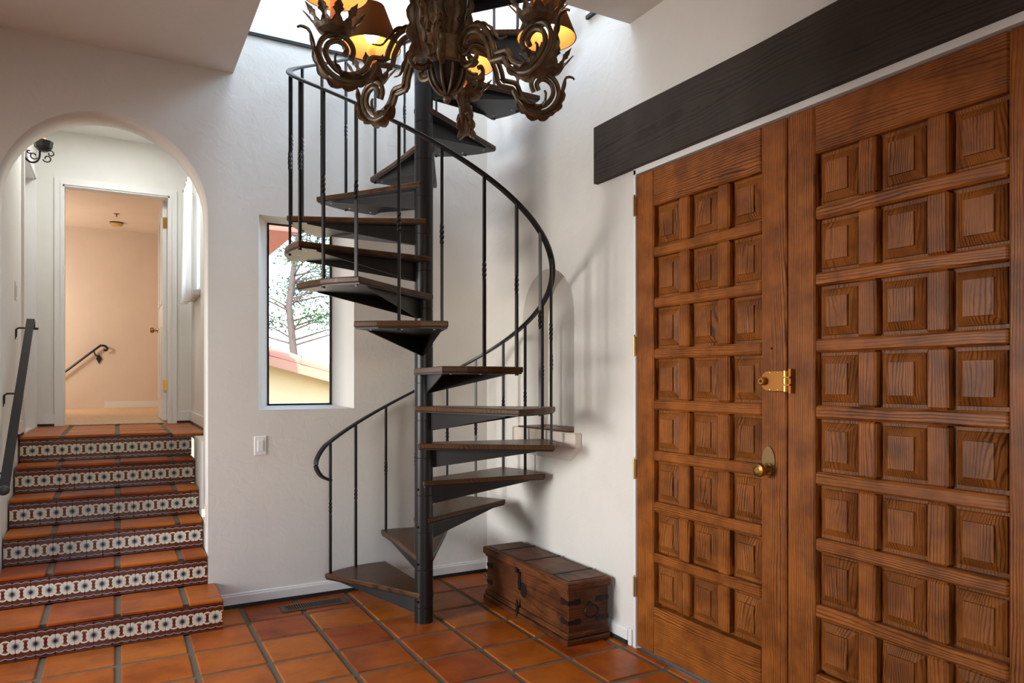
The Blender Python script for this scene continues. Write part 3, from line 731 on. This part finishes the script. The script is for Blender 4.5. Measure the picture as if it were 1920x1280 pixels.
aend = DA*(NT_-1)+18
k = -2.0
while k <= aend:
    x, y = polar(BR, A0-k); pts.append((SC.x+x, SC.y+y, zrail(k))); k += 3.0
# curl that comes back down to the first baluster
c0 = Vector(pts[0]); tang = (Vector(pts[0])-Vector(pts[1])).normalized()
x, y = polar(BR, A0-1.6); foot = Vector((SC.x+x, SC.y+y, 0))
tg = Vector((tang.x, tang.y, 0)).normalized()
curl = [c0+tg*.045+Vector((0, 0, -.04)), c0+tg*.075+Vector((0, 0, -.085)), c0+tg*.078+Vector((0, 0, -.125)), c0+tg*.055+Vector((0, 0, -.165)), c0+tg*.02+Vector((0, 0, -.195)), Vector((foot.x, foot.y, c0.z-.222))]
pts = [tuple(p) for p in catmull([tuple(p) for p in curl][::-1]+[pts[0], pts[1]], 5)][:-1]+pts[1:]
rp = [(.008, -.013), (.008, .013), (.004, .017), (-.004, .017), (-.008, .013), (-.008, -.013), (-.004, -.017), (.004, -.017)]
MB().tube(pts, 0, prof=rp, up=(0, 0, 1)).build('handrail', 'iron', sp, smooth=False)
for i in range(4):                                   # set screws on the pole collars
    z = Z1+RI*i-.05
    for da in (0, -180): 
        x, y = polar(pr+.004, -150+da)
        MB().lathe([(0, -.006), (.006, -.006), (.006, .006), (0, .006)], 8, (SC.x+x, SC.y+y, z)).build('set_screw', 'rust_iron', sp)

# ------------------------------------------------------------------ chest
CX0, CX1, CY0, CY1 = -.312, -.03, -1.535, -.585
ch = empty('wooden_chest', ((CX0+CX1)/2, (CY0+CY1)/2, 0), 'dark wooden trunk with iron straps and ring handle by the doors', 'chest')
bx('plinth', 'chest', CX0-.004, CX1+.002, CY0-.004, CY1+.022, 0, .030, ch, .006)
bx('plinth_moulding', 'chest', CX0+.003, CX1, CY0+.004, CY1+.014, .030, .062, ch, .008)
bx('body', 'chest', CX0+.016, CX1-.008, CY0+.016, CY1, .062, .275, ch, .003)
bx('corner_board', 'chest_x', CX0+.016, CX1-.008, CY0+.011, CY0+.018, .062, .275, ch, .002)
lid = bx('lid', 'chest', CX0-.006, CX1+.002, CY0-.006, CY1+.025, .288, .334, ch, .008)
bx('lid_moulding', 'chest', CX0+.006, CX1-.004, CY0+.006, CY1+.012, .272, .290, ch, .006)
bx('lid_board', 'chest', CX0+.022, CX1-.016, CY0+.02, CY1+.002, .333, .338, lid, .002)
for y in (-.74, -1.03, -1.36):
    bx('lid_strap', 'rust_iron', CX0+.03, CX1, y-.010, y+.010, .337, .3405, lid, .001)
def strap_poly(L, w): return [(0, -w/2), (L*.5, -w/2), (L*.62, -w*.8), (L*.74, -w*.5), (L*.86, -w*.8), (L, 0), (L*.86, w*.8), (L*.74, w*.5), (L*.62, w*.8), (L*.5, w/2), (0, w/2)]
fx, fy = CX0+.016, CY0+.011
for z in (.222, .118):
    m = MB().prism(strap_poly(.075, .022), fx-.004, fx, lambda a, b, c: (c, CY0+.012+a, z+b)); m.prism(strap_poly(.085, .022), fy-.004, fy, lambda a, b, c: (CX0+.012+a, c, z+b)); m.build('corner_strap', 'rust_iron', ch)
    MB().prism(strap_poly(.085, .022), fy-.004, fy, lambda a, b, c: (CX1-.008-a, c, z+b)).build('corner_strap', 'rust_iron', ch)
    MB().prism(strap_poly(.075, .022), fx-.004, fx, lambda a, b, c: (c, CY1-.001-a, z+b)).build('corner_strap', 'rust_iron', ch)
hc = ((CX0+CX1)/2+.01, fy-.018, .170)
MB().tube([(hc[0]+.040*math.cos(a)*(1 if abs(math.cos(a)) < .7 else 1.05), hc[1]-.004, hc[2]+.034*math.sin(a)) for a in [2*math.pi*k/24 for k in range(25)]], .0055, 8, caps=False).build('ring_handle', 'rust_iron', ch, smooth=True)
MB().lathe([(0, 0), (.012, 0), (.012, -.012), (.006, -.018), (0, -.018)], 12, (hc[0], fy, hc[2]+.034), 'y').build('handle_boss', 'rust_iron', ch)
hy = -1.02
m = MB().prism([(-.012, .28), (-.010, .24), (-.016, .20), (-.010, .165), (.010, .165), (.016, .20), (.010, .24), (.012, .28)], fx-.008, fx-.002, lambda a, b, c: (c, hy+.012+a, b)); m.box(CX0-.012, CX0, hy, hy+.024, .27, .30); m.build('hasp', 'rust_iron', ch)
m = MB(); star = [((.040 if k % 2 else .033)*math.cos(2*math.pi*k/32), (.046 if k % 2 else .038)*math.sin(2*math.pi*k/32)) for k in range(32)]
m.prism(star, fx-.003, fx, lambda a, b, c: (c, hy-.03+a, .172+b)); m.build('lock_plate', 'rust_iron', ch)
MB().prism([(-.006, .10), (-.012, .06), (-.004, .0), (.006, .0), (.012, .06), (.006, .10)], CX0-.007, CX0-.002, lambda a, b, c: (c, hy+.012+a, b+.01)).build('lower_strap', 'rust_iron', ch)

# ------------------------------------------------------------------ chandelier
HC = Vector((-1.509, -2.689, 0))
cz = 2.24
cl = empty('chandelier', (HC.x, HC.y, CEIL), 'six arm bronze chandelier with acanthus leaves and brown shades', 'chandelier')
MB().lathe([(0, 2.60), (.016, 2.60), (.016, 3.25), (.05, 3.262), (.065, 3.29), (0, 3.29)], 20).build('stem', 'chand', cl, loc=HC, smooth=True)
MB().lathe([(.0, 2.343), (.044, 2.343), (.047, 2.40), (.046, 2.425), (.030, 2.435), (.024, 2.47), (.032, 2.52), (.024, 2.56), (.016, 2.60), (0, 2.60)], 28).build('body', 'chand', cl, loc=HC, smooth=True)
hs_ = [(.0565*math.cos(a), 2.335-.076*math.sin(a)) for a in [math.pi/2*k/10 for k in range(11)]]
bowl = MB().lathe([(.056, 2.346), (.059, 2.343), (.057, 2.335)]+[(r*.95, z+.002) for r, z in hs_[1:]], 28).build('bowl', 'rust_iron', cl, loc=HC, smooth=True)
for k in range(10):
    a = 2*math.pi*k/10+.2
    MB().tube([(r*math.cos(a), r*math.sin(a), z) for r, z in hs_[:-1]], .0045, 6).build('rib', 'chand', bowl, loc=HC, smooth=True)
MB().lathe([(.057, 2.338), (.0605, 2.343), (.057, 2.349), (.053, 2.343), (.057, 2.338)], 28).build('rim', 'chand', bowl, loc=HC, smooth=True)
MB().lathe([(.0, 2.262), (.006, 2.258)]+[(.0125*math.sin(a), 2.246+.0125*math.cos(a)) for a in [.35+(math.pi-.35)*k/10 for k in range(11)]], 18).build('finial', 'chand', cl, loc=HC, smooth=True)

def offs(path, d):
    out = []
    for i, p in enumerate(path):
        a = path[max(i-1, 0)]; b = path[min(i+1, len(path)-1)]
        t_ = Vector((b[0]-a[0], b[1]-a[1]))
        if t_.length < 1e-9: continue
        t_.normalize(); out.append((p[0]-t_.y*d, 0, p[1]+t_.x*d))
    return out
def smooth2(p, sub=5): return [(q.x, q.y) for q in catmull([(a, b, 0) for a, b in p], sub)]
s1 = smooth2([(.088, 2.366), (.078, 2.354), (.064, 2.360), (.060, 2.380), (.070, 2.400), (.094, 2.411), (.122, 2.405), (.145, 2.386), (.160, 2.360), (.170, 2.335)])
s2 = smooth2([(.224, 2.302), (.239, 2.272), (.264, 2.252), (.298, 2.243), (.331, 2.252), (.356, 2.277), (.367, 2.306), (.357, 2.337), (.328, 2.352), (.302, 2.344), (.289, 2.322), (.297, 2.300)])
armpath = s1+[(.1735, 2.318), (.1745, 2.309), (.1765, 2.3065), (.185, 2.3062), (.20, 2.3055), (.216, 2.305), (.2205, 2.3045)]+s2
am = MB(); am.tube(offs(armpath, .0096), .0078, 8, up=(0, 1, 0)); am.tube(offs(armpath, -.0096), .0078, 8, up=(0, 1, 0))
am.tube([(a, 0, b) for a, b in smooth2([(.050, 2.352), (.054, 2.325), (.074, 2.308), (.100, 2.310), (.116, 2.328), (.110, 2.345), (.100, 2.340)])], .0068, 8)
am.tube([(a, .0, b) for a, b in smooth2([(.056, 2.342), (.066, 2.326), (.082, 2.319), (.098, 2.321)])], .0050, 6)
am.tube([(.044, 0, 2.378), (.062, 0, 2.378)], .009, 8)
am = am.mesh('arm')
LIFT = .018
def leafmesh(path, width, cup=.35, lobes=5, curl=0.0, nseg=28, nw=8, ser=.30, thick=.0012):
    """acanthus leaf: a lobed, ribbed sheet following a path in the r-z plane"""
    P = [Vector((a, 0, b)) for a, b in smooth2(path, 6)]
    L = [0]
    for i in range(1, len(P)): L.append(L[-1]+(P[i]-P[i-1]).length)
    def at(s):
        s *= L[-1]
        for i in range(1, len(P)):
            if L[i] >= s:
                q = (s-L[i-1])/max(L[i]-L[i-1], 1e-9); return P[i-1].lerp(P[i], q), (P[i]-P[i-1]).normalized()
        return P[-1], (P[-1]-P[-2]).normalized()
    v = []; f = []
    for i in range(nseg+1):
        s = i/nseg; p, tg_ = at(s); nrm = Vector((-tg_.z, 0, tg_.x))
        wv_ = width*(.28+.72*math.sin(math.pi*min(1, s*1.05+.12))**.8)*(1-s**6)
        lob = 1-ser*(1-abs(math.sin(math.pi*lobes*s)))*(1 if s < .97 else .2)
        hw = max(wv_*lob, .0008)
        for j in range(nw+1):
            q = j/nw*2-1
            rid = .07*width*math.cos(q*math.pi*3.0)
            fwd = -.22*width*abs(q)*math.sin(math.pi*lobes*s)**2
            pt = p + Vector((0, q*hw, 0)) + nrm*(cup*hw*(abs(q)**1.6)+rid) - tg_*fwd*.9
            v.append(tuple(pt))
    n1 = len(v); m_ = nw+1
    for i in range(nseg):
        for j in range(nw): f.append((i*m_+j, i*m_+j+1, (i+1)*m_+j+1, (i+1)*m_+j))
    # thickness: offset copy along vertex normals
    tmp = bpy.data.meshes.new('t'); tmp.from_pydata(v, [], f); tmp.update()
    nv = [tuple(Vector(v[i])-Vector(tmp.vertices[i].normal)*thick*2) for i in range(n1)]
    bpy.data.meshes.remove(tmp)
    f2 = [tuple(reversed([k_+n1 for k_ in ff])) for ff in f]
    rim = [i*m_ for i in range(nseg+1)]+[nseg*m_+j for j in range(1, m_)]+[i*m_+nw for i in range(nseg-1, -1, -1)]+[j for j in range(nw-1, 0, -1)]
    f3 = [(rim[k_], rim[(k_+1) % len(rim)], rim[(k_+1) % len(rim)]+n1, rim[k_]+n1) for k_ in range(len(rim))]
    return MB().add(v+nv, f+f2+f3).mesh('leaf')
L_outer = leafmesh([(.236, 2.262), (.262, 2.236), (.300, 2.226), (.340, 2.236), (.371, 2.266), (.384, 2.302), (.394, 2.338), (.405, 2.362), (.424, 2.366), (.434, 2.360)], .026, -.5, 7, ser=.42)
L_inner = leafmesh([(.228, 2.268), (.252, 2.244), (.288, 2.236), (.316, 2.246), (.330, 2.272), (.333, 2.296), (.326, 2.308)], .027, .45, 5, ser=.4)
L_small = leafmesh([(.100, 2.418), (.130, 2.416), (.160, 2.398), (.182, 2.370), (.200, 2.352), (.226, 2.352)], .014, .5, 4, ser=.4)
L_big = leafmesh([(.036, 2.425), (.050, 2.455), (.062, 2.50), (.066, 2.55), (.072, 2.60), (.092, 2.632), (.116, 2.630), (.126, 2.612)], .031, -.4, 6, nseg=36, ser=.45)
# crown of pointed leaves round the candle
def crownmesh(r, zc):
    m = MB(); m.lathe([(.012, zc-.006), (.030, zc-.004), (.046, zc+.005), (.053, zc+.016), (.051, zc+.018), (.043, zc+.008), (.028, zc), (.010, zc-.002)], 30, (r, 0, 0))
    nl_ = 10
    for k in range(nl_):
        a = 2*math.pi*(k+.5)/nl_; ca, sa = math.cos(a), math.sin(a)
        out = [(0, .0155), (.012, .012), (.022, .0065), (.030, .0085), (.040, .0165), (.046, .0110), (.052, .0125), (.062, .0060), (.074, .0004)]
        vv2 = []; ff = []
        for d_ in (0, .0016):
            for (s, hw) in out:
                rr_ = .051+.34*s+2.4*s*s; zz = zc+.014+.64*s
                for q in (-1, 0, 1):
                    x_ = (rr_-d_-(.003 if q == 0 else 0)); y_ = q*hw
                    vv2.append((r+x_*ca-y_*sa, x_*sa+y_*ca, zz))
        n_ = len(out)*3
        for i in range(len(out)-1):
            for q in range(2):
                fa = (i*3+q, i*3+q+1, i*3+4+q, i*3+3+q); ff.append(fa); ff.append(tuple(reversed([z_+n_ for z_ in fa])))
            ff.append((i*3, i*3+3, i*3+3+n_, i*3+n_)); ff.append((i*3+2, i*3+2+n_, i*3+5+n_, i*3+5))
        m.add(vv2, ff)
    return m.mesh('crown')
CR, CZC = .333, 2.362
crown = crownmesh(CR, CZC)
candle = MB().lathe([(0, CZC+.004), (.0125, CZC+.004), (.0125, CZC+.123), (0, CZC+.123)], 16, (CR, 0, 0)).mesh('candle')
zb = CZC+.138
bulb = MB().lathe([(.010, zb-.016), (.013, zb-.004), (.024, zb+.014), (.031, zb+.034), (.030, zb+.050), (.022, zb+.064), (.010, zb+.071), (0, zb+.072)], 20, (CR, 0, 0)).mesh('bulb')
sz0, sz1, sr0, sr1 = zb-.026, zb+.112, .096, .043
shm = MB(); shm.lathe([(sr0, sz0), (sr1, sz1)], 40, (CR, 0, 0), mi=0); shm.lathe([(sr0-.003, sz0+.0005), (sr1-.003, sz1-.0005)], 40, (CR, 0, 0), mi=1); shm.lathe([(sr0, sz0), (sr0-.003, sz0+.0005)], 40, (CR, 0, 0), mi=0); shm.lathe([(sr1, sz1), (sr1-.003, sz1-.0005)], 40, (CR, 0, 0), mi=0)
shade = bpy.data.meshes.new('shade'); shade.from_pydata(shm.v, [], shm.f); shade.polygons.foreach_set('material_index', shm.mi); shade.materials.append(MAT['shade']); shade.materials.append(MAT['lining'])
away = math.atan2(math.cos(YAW), math.sin(YAW)) + math.atan((960-838)/F_PX)
for k in range(6):
    an = away-R(12+60*k)
    arm = link('arm', am, 'chand', cl, (HC.x, HC.y, LIFT), an, smooth=True)
    for nm, me_, mt in (('acanthus_leaf', L_outer, 'chand'), ('acanthus_leaf', L_inner, 'chand'), ('acanthus_leaf', L_small, 'chand'), ('leaf_crown', crown, 'chand'), ('candle', candle, 'candle'), ('lamp_shade', shade, None), ('bulb', bulb, 'bulb')):
        link(nm, me_, mt, arm, (0, 0, 0), 0, smooth=(nm != 'leaf_crown'), local=True)
    link('body_leaf', L_big, 'chand', cl, (HC.x, HC.y, 0), an+R(30), smooth=True)
    light('candle_lamp', 'POINT', (HC.x+CR*math.cos(an), HC.y+CR*math.sin(an), zb+.04+LIFT), 2.2, (1, .72, .42), shadow_soft_size=.03)
link('ceiling_hook', MB().lathe([(0, 3.285), (.02, 3.285), (.02, 3.29), (0, 3.29)], 12).mesh('hook'), 'chand', cl, HC)

# ------------------------------------------------------------------ outside the window
struct(bx('ground_outside', 'ground', -1.4, 30, .4, 60, -.6, -.5), 'dry ground outside the window')
def barrel(L, r=.085, t_=.014, n=9):
    v = []; f = []
    for e_, (x, rr_) in enumerate(((0, r*1.08), (L, r*.92))):
        for rad_ in (rr_, rr_-t_):
            for k in range(n): a = math.pi*k/(n-1); v.append((x, rad_*math.cos(a), rad_*math.sin(a)))
    I = lambda e_, i_, k: e_*2*n+i_*n+k
    for k in range(n-1):
        f += [(I(0, 0, k), I(0, 0, k+1), I(1, 0, k+1), I(1, 0, k)), (I(0, 1, k), I(1, 1, k), I(1, 1, k+1), I(0, 1, k+1)), (I(0, 0, k), I(0, 1, k), I(0, 1, k+1), I(0, 0, k+1)), (I(1, 0, k), I(1, 0, k+1), I(1, 1, k+1), I(1, 1, k))]
    f += [(I(0, 0, 0), I(1, 0, 0), I(1, 1, 0), I(0, 1, 0)), (I(0, 0, n-1), I(0, 1, n-1), I(1, 1, n-1), I(1, 0, n-1))]
    return MB().add(v, f).mesh('roof_tile')
nh = empty('neighbour_house', (0, 5.2, -.5), 'cream stucco house with clay tile roof outside the narrow window', 'house')
HY = 5.0; sl = -.27
zr = lambda x: 1.74+sl*(x+.70)
MB().prism([(-1.4, -.5), (2.0, -.5), (2.0, zr(2.0)-.06), (-1.4, zr(-1.4)-.06)], HY+.25, HY+5, lambda x, z, y: (x, y, z)).build('wall', 'stucco_out', nh)
MB().prism([(-1.45, zr(-1.45)-.10), (2.2, zr(2.2)-.10), (2.2, zr(2.2)), (-1.45, zr(-1.45))], HY, HY+5, lambda x, z, y: (x, y, z)).build('roof_deck', 'stucco_out', nh)
bt = barrel(.42, .12)
MB().prism([(-1.46, zr(-1.46)-.13), (2.2, zr(2.2)-.13), (2.2, zr(2.2)+.0), (-1.46, zr(-1.46)+.0)], HY-.03, HY, lambda x, z, y: (x, y, z)).build('fascia', plain('fascia_brown', srgb(186, 140, 116), .8), nh)
for j in range(14):
    for k in range(9):
        x = -1.44+.40*k; y = HY+.09+.25*j
        o = link('roof_tile', bt, 'rooftile', nh, (x, y, zr(x)+.005)); o.rotation_euler = (0, -math.atan(sl), 0)
MB().prism([(.0, .0)]+[(.30+.30*math.cos(a), .72+.20*math.sin(a)) for a in [math.pi-math.pi*k/10 for k in range(11)]]+[(.60, 0)], HY+.20, HY+.26, lambda x, z, y: (x+.14, y, z+.25)).build('arched_door', 'cream', nh)
ev = empty('tiled_eave', (-1.4, 2.9, 2.95), 'clay tiled eave at the top left of the narrow window view', 'eave')
bx('eave_board', 'rooftile', -1.50, -.82, 2.5, 4.2, 2.86, 2.94, ev)
b2 = barrel(.5)
for k in range(7):
    o = link('roof_tile', b2, 'rooftile', ev, (-1.30, 2.6+.24*k, 3.05)); o.rotation_euler = (0, R(14), 0)

tr = empty('pine_tree', (.9, 11.0, -.5), 'airy green pine tree seen through the narrow window', 'tree')
tx, ty = .95, 11.0
MB().tube([(tx, ty, -.5), (tx+.05, ty, 1.5), (tx-.1, ty, 3.0), (tx+.1, ty, 4.6), (tx, ty, 6.5)], [.11, .09, .07, .05, .02], 10).build('trunk', 'bark', tr, smooth=True)
rg = random.Random(3); fv = MB(); br = MB()
for k in range(48):
    z = 1.9+rg.random()*4.6; a = rg.random()*6.28; L_ = .7+rg.random()*1.3
    e_ = Vector((tx+L_*math.cos(a), ty+L_*math.sin(a)*.7, z+.3*rg.random()))
    br.tube([(tx, ty, z-.15), tuple((Vector((tx, ty, z))+e_)/2), tuple(e_)], [.025, .016, .007], 5)
    for q in range(230):
        c_ = e_+Vector((rg.gauss(0, .24), rg.gauss(0, .22), rg.gauss(0, .11))); s_ = .018+.024*rg.random()
        d1 = Vector((rg.uniform(-1, 1), rg.uniform(-1, 1), rg.uniform(-.3, 1))).normalized(); d2 = d1.cross(Vector((rg.uniform(-1, 1), rg.uniform(-1, 1), .3))).normalized()
        fv.add([c_-d1*s_*1.6, c_+d2*s_*.5, c_+d1*s_*1.6, c_-d2*s_*.5], [(0, 1, 2, 3)])
br.build('branches', 'bark', tr)
me = bpy.data.meshes.new('foliage'); me.from_pydata(fv.v, [], fv.f); stuff(link('foliage', me, 'leaf', tr))
